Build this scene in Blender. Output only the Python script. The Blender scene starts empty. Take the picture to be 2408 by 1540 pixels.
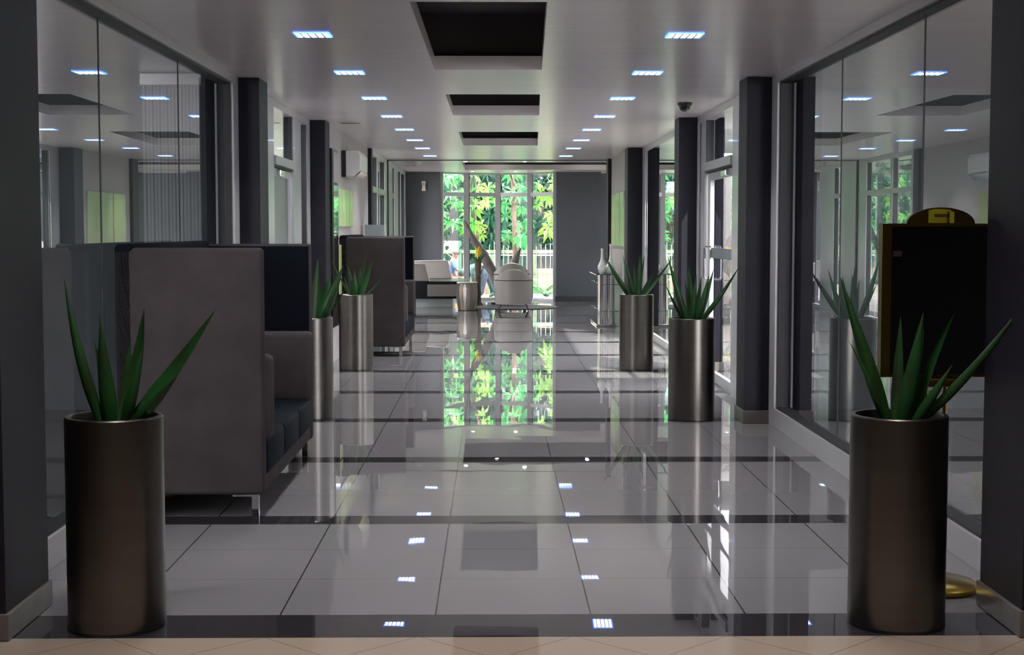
import bpy, bmesh, math, random
from mathutils import Vector, Matrix

# ------------------------------------------------------------------ camera, world, sun, exposure
C = bpy.context.scene.collection
sc = bpy.context.scene
R = math.radians
F = 3500.0                                  # focal length in pixels of the 2408 px wide frame
TH = math.atan(233 / F); PS = math.atan(44 / math.hypot(F, 233))
cam = bpy.data.cameras.new('camera'); cam_ob = bpy.data.objects.new('camera', cam); C.objects.link(cam_ob)
cam.sensor_width = 36; cam.lens = 36 * F / 2408; cam.clip_start = 0.05; cam.clip_end = 300
cam_ob.location = (0, 0, 1.5); cam_ob.rotation_euler = (math.pi / 2 - TH, 0, -PS)
sc.camera = cam_ob

world = bpy.data.worlds.new('world'); sc.world = world; world.use_nodes = True
bg = world.node_tree.nodes['Background']
bg.inputs[0].default_value = (0.97, 0.93, 1.0, 1); bg.inputs[1].default_value = 17.0

sun = bpy.data.lights.new('sun', 'SUN'); sun.energy = 13; sun.angle = R(0.6); sun.color = (1, 0.95, 0.86)
sun_ob = bpy.data.objects.new('sun', sun); C.objects.link(sun_ob)
sun_ob.rotation_euler = (R(38), R(24), R(10))

sc.view_settings.view_transform = 'Standard'; sc.view_settings.look = 'None'
sc.view_settings.gamma = 1; sc.view_settings.use_curve_mapping = False
sc.view_settings.exposure = 0.28
sc.cycles.max_bounces = 9; sc.cycles.diffuse_bounces = 4; sc.cycles.glossy_bounces = 5
sc.cycles.transparent_max_bounces = 24; sc.cycles.transmission_bounces = 6
sc.cycles.sample_clamp_indirect = 8; sc.cycles.caustics_reflective = False; sc.cycles.caustics_refractive = False
sc.cycles.use_denoising = True
LED = 14.0                                  # strength of the white ceiling panels
LAMP_W = 10.5                               # output of each ceiling lamp, aimed downwards by its louvre
HALL_FILL = 2.0                                  # strength of the fill panels added in the unseen hall behind the camera

# ------------------------------------------------------------------ materials
def mat(name, col, rough=0.6, metal=0.0, noise=0.0, nscale=20, bump=0.0, bscale=60, spec=None, coat=0.0, stretch=None, col2=None, aniso=0.0, trans=0.0):
    m = bpy.data.materials.new(name); m.use_nodes = True
    nt = m.node_tree; b = nt.nodes['Principled BSDF']
    b.inputs['Base Color'].default_value = (*col, 1); b.inputs['Roughness'].default_value = rough
    b.inputs['Metallic'].default_value = metal
    if spec is not None: b.inputs['Specular IOR Level'].default_value = spec
    if coat: b.inputs['Coat Weight'].default_value = coat; b.inputs['Coat Roughness'].default_value = 0.05
    if aniso: b.inputs['Anisotropic'].default_value = aniso
    if noise or bump:
        tc = nt.nodes.new('ShaderNodeTexCoord'); mp = nt.nodes.new('ShaderNodeMapping')
        nt.links.new(tc.outputs['Object'], mp.inputs[0])
        if stretch: mp.inputs['Scale'].default_value = stretch
    if noise:
        n = nt.nodes.new('ShaderNodeTexNoise'); n.inputs['Scale'].default_value = nscale; n.inputs['Detail'].default_value = 5
        nt.links.new(mp.outputs[0], n.inputs['Vector'])
        r = nt.nodes.new('ShaderNodeValToRGB'); r.color_ramp.elements[0].position = 0.3; r.color_ramp.elements[1].position = 0.7
        c2 = col2 or tuple(c * (1 - noise) for c in col)
        r.color_ramp.elements[0].color = (*c2, 1); r.color_ramp.elements[1].color = (*(min(1, c * (1 + noise * .5)) for c in col), 1)
        nt.links.new(n.outputs['Fac'], r.inputs[0]); nt.links.new(r.outputs[0], b.inputs['Base Color'])
    if bump:
        n2 = nt.nodes.new('ShaderNodeTexNoise'); n2.inputs['Scale'].default_value = bscale
        nt.links.new(mp.outputs[0], n2.inputs['Vector'])
        bp = nt.nodes.new('ShaderNodeBump'); bp.inputs['Strength'].default_value = bump; bp.inputs['Distance'].default_value = 0.01
        nt.links.new(n2.outputs['Fac'], bp.inputs['Height']); nt.links.new(bp.outputs[0], b.inputs['Normal'])
    if trans:
        tr = nt.nodes.new('ShaderNodeBsdfTranslucent'); mx = nt.nodes.new('ShaderNodeMixShader'); mx.inputs[0].default_value = trans
        tr.inputs[0].default_value = (min(1, col[0] * 2.0), min(1, col[1] * 1.9), col[2] * 1.2, 1)
        out = nt.nodes['Material Output']
        nt.links.new(b.outputs[0], mx.inputs[1]); nt.links.new(tr.outputs[0], mx.inputs[2]); nt.links.new(mx.outputs[0], out.inputs[0])
    return m

def emis(name, col, s):
    m = bpy.data.materials.new(name); m.use_nodes = True; nt = m.node_tree
    b = nt.nodes['Principled BSDF']; b.inputs['Base Color'].default_value = (*col, 1)
    b.inputs['Emission Color'].default_value = (*col, 1); b.inputs['Emission Strength'].default_value = s
    return m

def glass(name, tint=(0.93, 0.97, 0.96), rough=0.0, boost=1.0):
    """thin pane: clear with the mirror reflection of both faces"""
    m = bpy.data.materials.new(name); m.use_nodes = True; nt = m.node_tree
    for n in list(nt.nodes):
        if n.type != 'OUTPUT_MATERIAL': nt.nodes.remove(n)
    out = nt.nodes['Material Output']
    t = nt.nodes.new('ShaderNodeBsdfTransparent'); t.inputs[0].default_value = (*tint, 1)
    g = nt.nodes.new('ShaderNodeBsdfGlossy'); g.inputs['Roughness'].default_value = rough; g.inputs[0].default_value = (0.93, 0.97, 0.98, 1)
    lw = nt.nodes.new('ShaderNodeFresnel'); lw.inputs[0].default_value = 1.5
    geo = nt.nodes.new('ShaderNodeNewGeometry')
    # back faces would use the inverse index: keep the outside value on both sides
    ior = nt.nodes.new('ShaderNodeMix'); ior.data_type = 'FLOAT'
    ior.inputs[2].default_value = 1.5; ior.inputs[3].default_value = 1 / 1.5
    nt.links.new(geo.outputs['Backfacing'], ior.inputs[0]); nt.links.new(ior.outputs[0], lw.inputs[0])
    mu = nt.nodes.new('ShaderNodeMath'); mu.operation = 'MULTIPLY'; mu.inputs[1].default_value = 1.5 * boost; mu.use_clamp = True
    nt.links.new(lw.outputs[0], mu.inputs[0])
    mx = nt.nodes.new('ShaderNodeMixShader')
    nt.links.new(mu.outputs[0], mx.inputs[0]); nt.links.new(t.outputs[0], mx.inputs[1]); nt.links.new(g.outputs[0], mx.inputs[2])
    nt.links.new(mx.outputs[0], out.inputs[0])
    return m

M = {}
M['ceil'] = mat('ceiling_paint', (0.88, 0.82, 0.84), 0.24, bump=0.12, bscale=2.2, spec=0.55, noise=0.04, nscale=2, stretch=(0.35, 4, 1))
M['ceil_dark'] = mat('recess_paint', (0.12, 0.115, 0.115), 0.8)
M['wall'] = mat('beige_wall_paint', (0.42, 0.385, 0.385), 0.55, bump=0.06, bscale=90)
M['grey'] = mat('slate_grey_wall', (0.115, 0.12, 0.14), 0.6, noise=0.1, nscale=50, bump=0.15, bscale=140)
M['col'] = mat('charcoal_column', (0.014, 0.013, 0.021), 0.5, spec=0.25, noise=0.15, nscale=3, bump=0.1, bscale=140)
M['skirt'] = mat('skirting_tile', (0.15, 0.135, 0.13), 0.25, noise=0.1, nscale=12)
M['granite'] = mat('granite_skirting', (0.07, 0.075, 0.08), 0.4, noise=0.6, nscale=90)
M['frame'] = mat('white_aluminium', (0.55, 0.56, 0.57), 0.3, metal=0.15, coat=0.2)
M['frame_in'] = mat('gasket_and_shadow_black', (0.01, 0.011, 0.012), 0.5)
M['glass'] = glass('clear_glass', boost=1.35)
M['glass_g'] = glass('green_edge_glass', (0.62, 0.88, 0.78))
M['satin'] = mat('satin_door_glass', (0.30, 0.33, 0.33), 0.35)
M['frost'] = mat('frosted_strip', (0.22, 0.26, 0.27), 0.5)
M['steel'] = mat('brushed_steel', (0.155, 0.143, 0.128), 0.32, metal=1.0, noise=0.08, nscale=3, stretch=(1, 1, 9))
M['chrome'] = mat('chrome', (0.75, 0.76, 0.78), 0.08, metal=1.0)
M['silver'] = mat('hammered_silver', (0.42, 0.38, 0.34), 0.3, metal=1.0, bump=0.35, bscale=16, stretch=(3, 3, 0.5))
M['brass'] = mat('brass', (0.42, 0.30, 0.06), 0.22, metal=1.0)
M['brass_d'] = mat('dark_brass', (0.20, 0.13, 0.03), 0.3, metal=1.0)
M['fab'] = mat('taupe_suede', (0.052, 0.044, 0.045), 0.9, spec=0.15, noise=0.22, nscale=5, bump=0.2, bscale=260)
M['navy'] = mat('navy_fabric', (0.004, 0.006, 0.010), 0.95, spec=0.1, bump=0.15, bscale=260)
M['navy_s'] = mat('navy_seat_leather', (0.004, 0.007, 0.012), 0.7, spec=0.08, bump=0.1, bscale=120)
M['cream'] = mat('cream_leather', (0.34, 0.31, 0.29), 0.38, bump=0.05, bscale=80)
M['black'] = mat('black_leather', (0.008, 0.009, 0.012), 0.22)
M['blackmat'] = mat('black_felt', (0.0015, 0.0015, 0.0018), 0.9, spec=0.1)
M['pipe'] = mat('pale_piping', (0.75, 0.72, 0.70), 0.3)
M['white'] = mat('white_plastic', (0.72, 0.71, 0.70), 0.3)
M['darkpl'] = mat('dark_plastic', (0.012, 0.012, 0.014), 0.3)
M['porc'] = mat('white_porcelain', (0.78, 0.79, 0.82), 0.12, coat=0.5)
M['soil'] = mat('dark_soil', (0.012, 0.010, 0.009), 0.95, noise=0.5, nscale=60, bump=0.6, bscale=90)
M['leafmetal'] = mat('agave_leaf', (0.010, 0.062, 0.014), 0.4, spec=0.3, noise=0.55, nscale=7, stretch=(1, 1, 0.4), col2=(0.014, 0.016, 0.006))
M['lime'] = mat('lime_canvas', (0.40, 0.48, 0.18), 0.16, noise=0.3, nscale=3, stretch=(1, 1, 0.3), col2=(0.50, 0.55, 0.36))
M['mirror'] = mat('mirror_glass', (0.8, 0.82, 0.8), 0.03, metal=1.0)
M['drift'] = mat('driftwood', (0.17, 0.145, 0.14), 0.7, noise=0.4, nscale=6, bump=0.5, bscale=20)
M['bark'] = mat('tree_bark', (0.10, 0.07, 0.05), 0.9, noise=0.4, nscale=8, bump=0.5, bscale=20)
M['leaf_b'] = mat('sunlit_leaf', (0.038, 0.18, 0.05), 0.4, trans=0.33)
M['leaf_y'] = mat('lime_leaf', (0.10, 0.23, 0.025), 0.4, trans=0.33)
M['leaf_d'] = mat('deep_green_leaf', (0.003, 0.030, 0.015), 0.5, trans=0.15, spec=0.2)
M['yellow'] = mat('yellow_bract', (0.85, 0.62, 0.02), 0.4, trans=0.3)
M['cream_st'] = mat('sunlit_garden_wall', (0.30, 0.23, 0.15), 0.8, noise=0.25, nscale=4)
M['pave'] = mat('garden_paving', (0.20, 0.18, 0.16), 0.7, noise=0.2, nscale=3)
M['bluecloth'] = mat('blue_shirt', (0.06, 0.13, 0.30), 0.8)
M['jeans'] = mat('dark_jeans', (0.05, 0.07, 0.10), 0.8)
M['plaid'] = mat('grey_patterned_shirt', (0.16, 0.15, 0.16), 0.8, noise=0.6, nscale=14)
M['redcloth'] = mat('red_cloth', (0.55, 0.10, 0.06), 0.8)
M['skin'] = mat('brown_skin', (0.16, 0.08, 0.05), 0.5)
M['cap'] = mat('grey_cap', (0.10, 0.09, 0.10), 0.8)
M['roomd'] = mat('dim_room_paint', (0.13, 0.15, 0.16), 0.8)
M['blind'] = mat('grey_blind', (0.40, 0.44, 0.45), 0.7)
M['led'] = emis('led_white', (0.86, 0.92, 1.0), LED)
M['ledrim'] = emis('led_blue_rim', (0.10, 0.28, 1.0), 3.0)
M['hall_fill'] = emis('hall_fill_glow', (1.0, 0.86, 0.72), HALL_FILL)  # glow of the fill panels added in the unseen hall
M['spot'] = emis('downlight_lens', (1.0, 0.96, 0.9), 70)
M['dark_backing'] = mat('dark_backing_stone', (0.02, 0.024, 0.022), 0.9, noise=0.4, nscale=1.5)  # dark colour of the backing added behind the garden
M['beigepan'] = mat('beige_boundary_panel', (0.075, 0.062, 0.055), 0.7, noise=0.2, nscale=1.5)
M['rug'] = mat('round_rug_pile', (0.12, 0.11, 0.12), 0.8, noise=0.2, nscale=60)

def floor_material():
    m = bpy.data.materials.new('polished_tiles'); m.use_nodes = True; nt = m.node_tree
    N = nt.nodes; L = nt.links; b = N['Principled BSDF']
    tc = N.new('ShaderNodeTexCoord'); sp = N.new('ShaderNodeSeparateXYZ'); L.new(tc.outputs['Object'], sp.inputs[0])
    def mth(op, a, c=None, clamp=False):
        n = N.new('ShaderNodeMath'); n.operation = op; n.use_clamp = clamp
        for i, v in enumerate((a, c)):
            if v is None: continue
            if isinstance(v, (int, float)): n.inputs[i].default_value = v
            else: L.new(v, n.inputs[i])
        return n.outputs[0]
    X, Y = sp.outputs[0], sp.outputs[1]
    def line(coord, off, period, w):      # 1 on a joint
        f = mth('FRACT', mth('DIVIDE', mth('SUBTRACT', coord, off), period))
        d = mth('MINIMUM', f, mth('SUBTRACT', 1.0, f))
        return mth('LESS_THAN', mth('MULTIPLY', d, period), w)
    # rows repeat every 2 m: three tiles of 0.594 and one dark band of 0.22
    ym = mth('MULTIPLY', mth('FRACT', mth('DIVIDE', mth('SUBTRACT', Y, 5.71 + 0.0), 2.0)), 2.0)
    band = mth('GREATER_THAN', ym, 1.785)
    first = mth('LESS_THAN', Y, 5.712)
    band = mth('MAXIMUM', band, first)
    jy = mth('MULTIPLY', line(ym, 0.0, 0.595, 0.0014), mth('SUBTRACT', 1.0, band))
    jx = line(X, -0.226, 0.604, 0.0032)
    joint = mth('MAXIMUM', jx, jy)
    # entrance: beige tiles laid on the diagonal
    ent = mth('LESS_THAN', Y, 5.389)
    u = mth('MULTIPLY', mth('ADD', X, mth('SUBTRACT', Y, 5.4)), 0.7071); v = mth('MULTIPLY', mth('SUBTRACT', X, mth('SUBTRACT', Y, 5.4)), 0.7071)
    jd = mth('MAXIMUM', line(u, -0.195, 0.404, 0.002), line(v, -0.195, 0.404, 0.002))
    def mix(f, a, c):
        n = N.new('ShaderNodeMix'); n.data_type = 'RGBA'
        L.new(f, n.inputs[0])
        for i, q in ((6, a), (7, c)):
            if isinstance(q, tuple): n.inputs[i].default_value = (*q, 1)
            else: L.new(q, n.inputs[i])
        return n.outputs[2]
    no = N.new('ShaderNodeTexNoise'); no.inputs['Scale'].default_value = 1.2; no.inputs['Detail'].default_value = 3; L.new(tc.outputs['Object'], no.inputs['Vector'])
    base = mix(no.outputs['Fac'], (0.19, 0.184, 0.19), (0.215, 0.208, 0.215))
    c = mix(band, base, (0.028, 0.026, 0.030))
    c = mix(joint, c, (0.03, 0.03, 0.03))
    e = mix(jd, (0.36, 0.285, 0.22), (0.17, 0.13, 0.10))
    c = mix(ent, c, e)
    L.new(c, b.inputs['Base Color'])
    b.inputs['Roughness'].default_value = 0.012; b.inputs['IOR'].default_value = 1.45; b.inputs['Specular IOR Level'].default_value = 0.42
    n2 = N.new('ShaderNodeTexNoise'); n2.inputs['Scale'].default_value = 2.2; n2.inputs['Detail'].default_value = 1; L.new(tc.outputs['Object'], n2.inputs['Vector'])
    bp = N.new('ShaderNodeBump'); bp.inputs['Strength'].default_value = 0.06; bp.inputs['Distance'].default_value = 0.01
    L.new(n2.outputs['Fac'], bp.inputs['Height']); L.new(bp.outputs[0], b.inputs['Normal'])
    return m
M['floor'] = floor_material()

# ------------------------------------------------------------------ mesh helper
class MB:
    def __init__(s): s.b = bmesh.new()
    def box(s, x0, x1, y0, y1, z0, z1, bev=0, seg=2):
        t = bmesh.new(); bmesh.ops.create_cube(t, size=1)
        for v in t.verts:
            v.co = ((x0 + x1) / 2 + v.co.x * (x1 - x0), (y0 + y1) / 2 + v.co.y * (y1 - y0), (z0 + z1) / 2 + v.co.z * (z1 - z0))
        if bev: bmesh.ops.bevel(t, geom=list(t.edges), offset=bev, segments=seg, affect='EDGES', profile=0.5)
        s._join(t); return s
    def _join(s, t):
        me = bpy.data.meshes.new('tmp'); t.to_mesh(me); t.free(); s.b.from_mesh(me); bpy.data.meshes.remove(me)
    def poly(s, pts, a, b, axis='y', bev=0, seg=2):
        """prism: 2-D outline pts extruded along axis from a to b"""
        t = bmesh.new()
        def P(p, q):
            if axis == 'y': return (p[0], q, p[1])
            if axis == 'x': return (q, p[0], p[1])
            return (p[0], p[1], q)
        A = [t.verts.new(P(p, a)) for p in pts]; B = [t.verts.new(P(p, b)) for p in pts]
        n = len(pts)
        t.faces.new(A); t.faces.new(B[::-1])
        for i in range(n): t.faces.new((A[i], B[i], B[(i + 1) % n], A[(i + 1) % n]))
        bmesh.ops.recalc_face_normals(t, faces=list(t.faces))
        if bev: bmesh.ops.bevel(t, geom=list(t.edges), offset=bev, segments=seg, affect='EDGES', profile=0.5)
        s._join(t); return s
    def lathe(s, prof, c=(0, 0), seg=48, sx=1, sy=1):
        rings = []
        for r, z in prof:
            if r < 1e-5: rings.append([s.b.verts.new((c[0], c[1], z))])
            else: rings.append([s.b.verts.new((c[0] + sx * r * math.cos(2 * math.pi * k / seg), c[1] + sy * r * math.sin(2 * math.pi * k / seg), z)) for k in range(seg)])
        for a, b in zip(rings, rings[1:]):
            for k in range(seg):
                q = [a[k % len(a)], a[(k + 1) % len(a)], b[(k + 1) % len(b)], b[k % len(b)]]
                q = list(dict.fromkeys(q))
                if len(q) > 2: s.b.faces.new(q)
        return s
    def tube(s, pts, r, seg=10, close=True):
        pts = [Vector(p) for p in pts]; rr = r if isinstance(r, (list, tuple)) else [r] * len(pts)
        rings = []; up = Vector((0.13, 0.21, 0.97))
        for i, p in enumerate(pts):
            d = (pts[min(i + 1, len(pts) - 1)] - pts[max(i - 1, 0)]).normalized()
            u = d.cross(up)
            if u.length < 0.05: u = d.cross(Vector((1, 0, 0)))
            u.normalize(); w = d.cross(u)
            rings.append([s.b.verts.new(p + (u * math.cos(2 * math.pi * k / seg) + w * math.sin(2 * math.pi * k / seg)) * rr[i]) for k in range(seg)])
        for a, b in zip(rings, rings[1:]):
            for k in range(seg): s.b.faces.new((a[k], a[(k + 1) % seg], b[(k + 1) % seg], b[k]))
        if close: s.b.faces.new(rings[0][::-1]); s.b.faces.new(rings[-1])
        return s
    def quad(s, *pts):
        s.b.faces.new([s.b.verts.new(p) for p in pts]); return s
    def ball(s, c, r, sx=1, sy=1, sz=1, seg=20):
        t = bmesh.new(); bmesh.ops.create_uvsphere(t, u_segments=seg, v_segments=seg // 2, radius=r)
        for v in t.verts: v.co = (c[0] + v.co.x * sx, c[1] + v.co.y * sy, c[2] + v.co.z * sz)
        s._join(t); return s
    def leaf(s, base, tip, w, bow=0.05, side=None, n=12, thick=0.25, peak=0.3, grow=0.55):
        """pointed fleshy blade with a channelled upper face"""
        a = Vector(base); b = Vector(tip); d = (b - a); L = d.length
        if side is None: side = d.cross(Vector((0, 0, 1)))
        sd = Vector(side)
        if sd.length < 1e-4: sd = Vector((1, 0, 0))
        sd = (sd - d.normalized() * sd.dot(d.normalized())).normalized(); nr = sd.cross(d).normalized()
        if nr.z < 0: nr = -nr
        rings = []
        for i in range(n + 1):
            t = i / n
            p = a + d * t + nr * (bow * L * math.sin(math.pi * t))
            ww = w * (grow + (1 - grow) * math.sin(min(1, t / peak) * math.pi / 2)) * (1 - max(0, (t - peak) / (1 - peak)) ** 1.5) + 0.0006
            th = ww * thick
            pr = [(-1, 0.35), (-0.5, 0.0), (0, -0.15), (0.5, 0.0), (1, 0.35), (0.6, -0.75), (0, -1.1), (-0.6, -0.75)]
            rings.append([s.b.verts.new(p + sd * (x * ww / 2) + nr * (y * th)) for x, y in pr])
        for A, B in zip(rings, rings[1:]):
            for k in range(8): s.b.faces.new((A[k], A[(k + 1) % 8], B[(k + 1) % 8], B[k]))
        s.b.faces.new(rings[0][::-1]); s.b.faces.new(rings[-1])
        return s
    def build(s, name, m, parent=None, smooth=None, loc=None):
        bmesh.ops.recalc_face_normals(s.b, faces=list(s.b.faces))
        me = bpy.data.meshes.new(name); s.b.to_mesh(me); s.b.free()
        me.materials.append(M[m] if isinstance(m, str) else m)
        o = bpy.data.objects.new(name, me); C.objects.link(o)
        if smooth is not None:
            for p in me.polygons: p.use_smooth = True
            me.set_sharp_from_angle(angle=R(smooth))
        if parent is not None:
            o.parent = parent
        if loc: o.location = loc
        return o

def tag(o, label, cat, group=None, kind=None):
    o['label'] = label; o['category'] = cat
    if group: o['group'] = group
    if kind: o['kind'] = kind
    return o
def empty(name, label, cat, loc=(0, 0, 0), rz=0, group=None):
    o = bpy.data.objects.new(name, None); C.objects.link(o); o.location = loc; o.rotation_euler = (0, 0, rz)
    o.empty_display_size = 0.1
    return tag(o, label, cat, group)
def struct(o, kind='structure'): o['kind'] = kind; return o
def sempty(name, loc=(0, 0, 0)):
    o = bpy.data.objects.new(name, None); C.objects.link(o); o.location = loc; return struct(o)
def copy_tree(o, loc=None, label=None, rz=None):
    c = o.copy(); C.objects.link(c)
    if loc: c.location = loc
    if rz is not None: c.rotation_euler = (0, 0, rz)
    if label: c['label'] = label
    for ch in list(o.children):
        d = ch.copy(); C.objects.link(d); d.parent = c
        for g in list(ch.children):
            e = g.copy(); C.objects.link(e); e.parent = d
    return c

CH = 2.65                                   # ceiling height
XL, XR = -1.95, 2.12                        # glazing planes
rnd = random.Random(7)

# ------------------------------------------------------------------ shell
fl = MB().box(-5.4, 5.4, -4.1, 12.41, -0.1, 0).box(-2.5, 2.6, 12.41, 24.9, -0.1, 0).box(-2.5, 4.5, 24.9, 30.9, -0.1, 0).box(2.2, 4.5, 30.9, 31.5, -0.1, 0)
struct(fl.build('floor', 'floor'))

def ceiling():
    """slab with three skewed openings over the corridor and one tray over the lobby"""
    m = MB()
    holes = [((-0.425, 7.67), (0.276, 7.67), (0.353, 10.92), (-0.425, 10.92)),
             ((-0.41, 12.91), (0.403, 12.91), (0.469, 15.28), (-0.41, 15.28)),
             ((-0.414, 17.89), (0.539, 17.89), (0.616, 20.81), (-0.414, 20.81)),
             ((-0.55, 26.1), (3.2, 26.1), (3.2, 29.4), (-0.55, 29.4))]
    zt = CH + 0.1
    def slab(poly): m.poly(poly, CH, zt, axis='z')
    def strip(x0, x1, ya, yb): slab([(x0, ya), (x1, ya), (x1, yb), (x0, yb)])
    def around(h, x0, x1):
        a, b, c, d = h
        slab([(x0, a[1]), (a[0], a[1]), (d[0], d[1]), (x0, d[1])])
        slab([(b[0], b[1]), (x1, b[1]), (x1, c[1]), (c[0], c[1])])
    strip(-5.4, 5.4, -4.1, 7.67); around(holes[0], -5.4, 5.4); strip(-5.4, 5.4, 10.92, 12.41); strip(-2.5, 2.6, 12.41, 12.91)
    around(holes[1], -2.5, 2.6); strip(-2.5, 2.6, 15.28, 17.89); around(holes[2], -2.5, 2.6); strip(-2.5, 2.6, 20.81, 24.9)
    strip(-2.5, 4.5, 24.9, 26.1); around(holes[3], -2.5, 4.5); x0, x1, y = -2.5, 4.5, 29.4
    # the bay at the far end: rounded outwards
    strip(x0, x1, y, 30.75); strip(2.2, 4.5, 30.75, 31.5)
    slab([(-1.12, 30.75), (1.32, 30.75), (1.1, 31.25), (0.6, 31.6), (0.1, 31.7), (-0.4, 31.6), (-0.9, 31.25)])
    bmesh.ops.remove_doubles(m.b, verts=list(m.b.verts), dist=1e-5)
    o = struct(m.build('ceiling', 'ceil'))
    for i, h in enumerate(holes):
        a, b, c, d = h
        k = MB(); g = 0.16; z2 = CH + 0.42
        P = [(a[0] - g, a[1] - g), (b[0] + g, b[1] - g), (c[0] + g, c[1] + g), (d[0] - g, d[1] + g)]
        k.poly(P, z2, z2 + 0.04, axis='z')
        for q in range(4):
            p, r = P[q], P[(q + 1) % 4]
            k.quad((p[0], p[1], zt - 0.001), (r[0], r[1], zt - 0.001), (r[0], r[1], z2), (p[0], p[1], z2))
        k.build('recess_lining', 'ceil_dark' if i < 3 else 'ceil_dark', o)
    return o
ceil_ob = ceiling()
struct(MB().box(-5.4, 5.4, -4.1, 12.41, CH + 0.5, CH + 0.6).box(-2.5, 2.6, 12.41, 24.9, CH + 0.5, CH + 0.6).box(-2.5, 4.5, 24.9, 31.9, CH + 0.5, CH + 0.6).build('roof_slab', 'grey'))

# columns: dark rendered piers with a tiled skirting
def pier(n, x0, x1, y0, y1):
    o = struct(MB().box(x0, x1, y0, y1, 0, CH - 0.002).build('trim_%d' % n, 'col'))
    MB().box(x0 - 0.012, x1 + 0.012, y0 - 0.012, y1 + 0.012, 0.0015, 0.1, bev=0.003).build('skirting', 'skirt', o)
pier(1, -2.15, -1.775, 5.36, 5.88)
pier(2, 1.94, 2.35, 5.36, 5.83)
pier(3, -2.20, -1.79, 11.5, 11.92)
pier(4, 1.93, 2.40, 11.38, 11.75)
pier(5, -2.2, -1.79, 15.96, 16.4)
pier(6, 1.93, 2.4, 15.54, 15.92)
pier(7, -2.2, -1.75, 21.49, 21.75)
pier(8, 1.92, 2.4, 21.33, 21.8)
pier(9, 1.90, 2.4, 24.70, 25.1)

# solid walls
struct(MB().box(-2.1, -1.80, 16.4, 21.49, 0, CH).build('wall_left', 'wall'))
struct(MB().box(1.955, 2.2, 21.8, 24.7, 0, CH).build('wall_right', 'wall'))
w = struct(MB().box(-2.3, -1.085, 30.5, 30.75, 0, CH).build('wall_back_left', 'grey'))
w = struct(MB().box(1.287, 2.2, 30.5, 30.75, 0, CH).build('wall_back_right', 'grey'))
MB().box(1.27, 2.21, 30.475, 30.5, 0, 0.11).build('skirting', 'granite', w)
struct(MB().box(2.2, 5.2, 31.3, 31.5, 0, CH).build('wall_back_recess', 'grey'))
struct(MB().box(4.2, 4.4, 25.1, 31.3, 0, 0.25).build('wall_lobby_right', 'wall'))
struct(MB().box(2.4, 4.4, 24.9, 25.1, 0, CH).build('wall_lobby_near', 'wall'))
# hall behind the camera
struct(MB().box(-3.6, -3.5, -4, 5.36, 0, CH).build('wall_hall_left', 'col'))
struct(MB().box(3.5, 3.6, -4, 5.36, 0, CH).build('wall_hall_right', 'col'))
struct(MB().box(-3.6, 3.6, -4.1, -4, 0, CH).build('wall_hall_back', 'wall'))
struct(MB().box(-3.6, -2.15, 5.36, 5.5, 0, CH).build('wall_hall_front_left', 'col'))
struct(MB().box(2.35, 3.6, 5.36, 5.5, 0, CH).build('wall_hall_front_right', 'col'))
# dim side rooms behind the long panes
for s, nm in ((-1, 'left'), (1, 'right')):
    xa, xb = (-5.2, -5.1) if s < 0 else (5.2, 5.3)
    struct(MB().box(xa, xb, 5.5, 12.4, 0, CH).build('wall_room_%s' % nm, 'roomd'))
    x0, x1 = (-5.2, -2.2) if s < 0 else (2.4, 5.3)
    struct(MB().box(x0, x1, 12.3, 12.4, 0, CH).build('wall_room_%s_far' % nm, 'roomd'))
struct(MB().box(-1.8, 4.2, 25.17, 25.2, CH - 0.012, CH - 0.0005).build('trim_10', 'frame_in'))  # dark strip standing in for the shadow gap at the ceiling step

# ------------------------------------------------------------------ glazing
def glazing_a(n, side, y0, y1, joints):
    """full-height butt-jointed panes between a white head, sill rail and end post"""
    X = XL if side < 0 else XR
    xo = X + 0.10 * side                      # frame reaches outwards from the corridor
    r = sempty('window_%d' % n)
    m = MB()
    a, b = sorted((X, xo))
    m.box(a, b, y0, y1, 2.592, CH - 0.001)
    m.box(a, b, y0, y1, 0.001, 0.14)
    m.box(a, b, y1 - 0.22, y1 - 0.001, 0.14, 2.592)
    m.box(a, b, y0 + 0.001, y0 + 0.08, 0.14, 2.592)
    m.build('frame', 'frame', r)
    g = X + 0.07 * side
    k = MB(); a, b = sorted((X + 0.02 * side, xo))
    k.box(a, b, y0 + 0.08, y1 - 0.22, 2.577, 2.592); k.box(a, b, y0 + 0.08, y1 - 0.22, 0.14, 0.155)
    k.box(a, b, y1 - 0.24, y1 - 0.22, 0.155, 2.577)
    k.build('gasket', 'frame_in', r)
    ys = [y0 + 0.08] + joints + [y1 - 0.24]
    for i in range(len(ys) - 1):
        p = MB(); e = 0.003
        p.quad((g, ys[i] + e, 0.155), (g, ys[i + 1] - e, 0.155), (g, ys[i + 1] - e, 2.577), (g, ys[i] + e, 2.577))
        p.build('glass_pane', 'glass', r)
    s = MB()
    for j in joints: s.box(g - 0.004, g + 0.004, j - 0.003, j + 0.003, 0.155, 2.577)
    s.build('joint_seal', 'frame_in', r)
glazing_a(1, -1, 5.88, 11.5, [7.713, 9.643])
glazing_a(2, 1, 5.83, 11.38, [7.596, 9.389])

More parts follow.
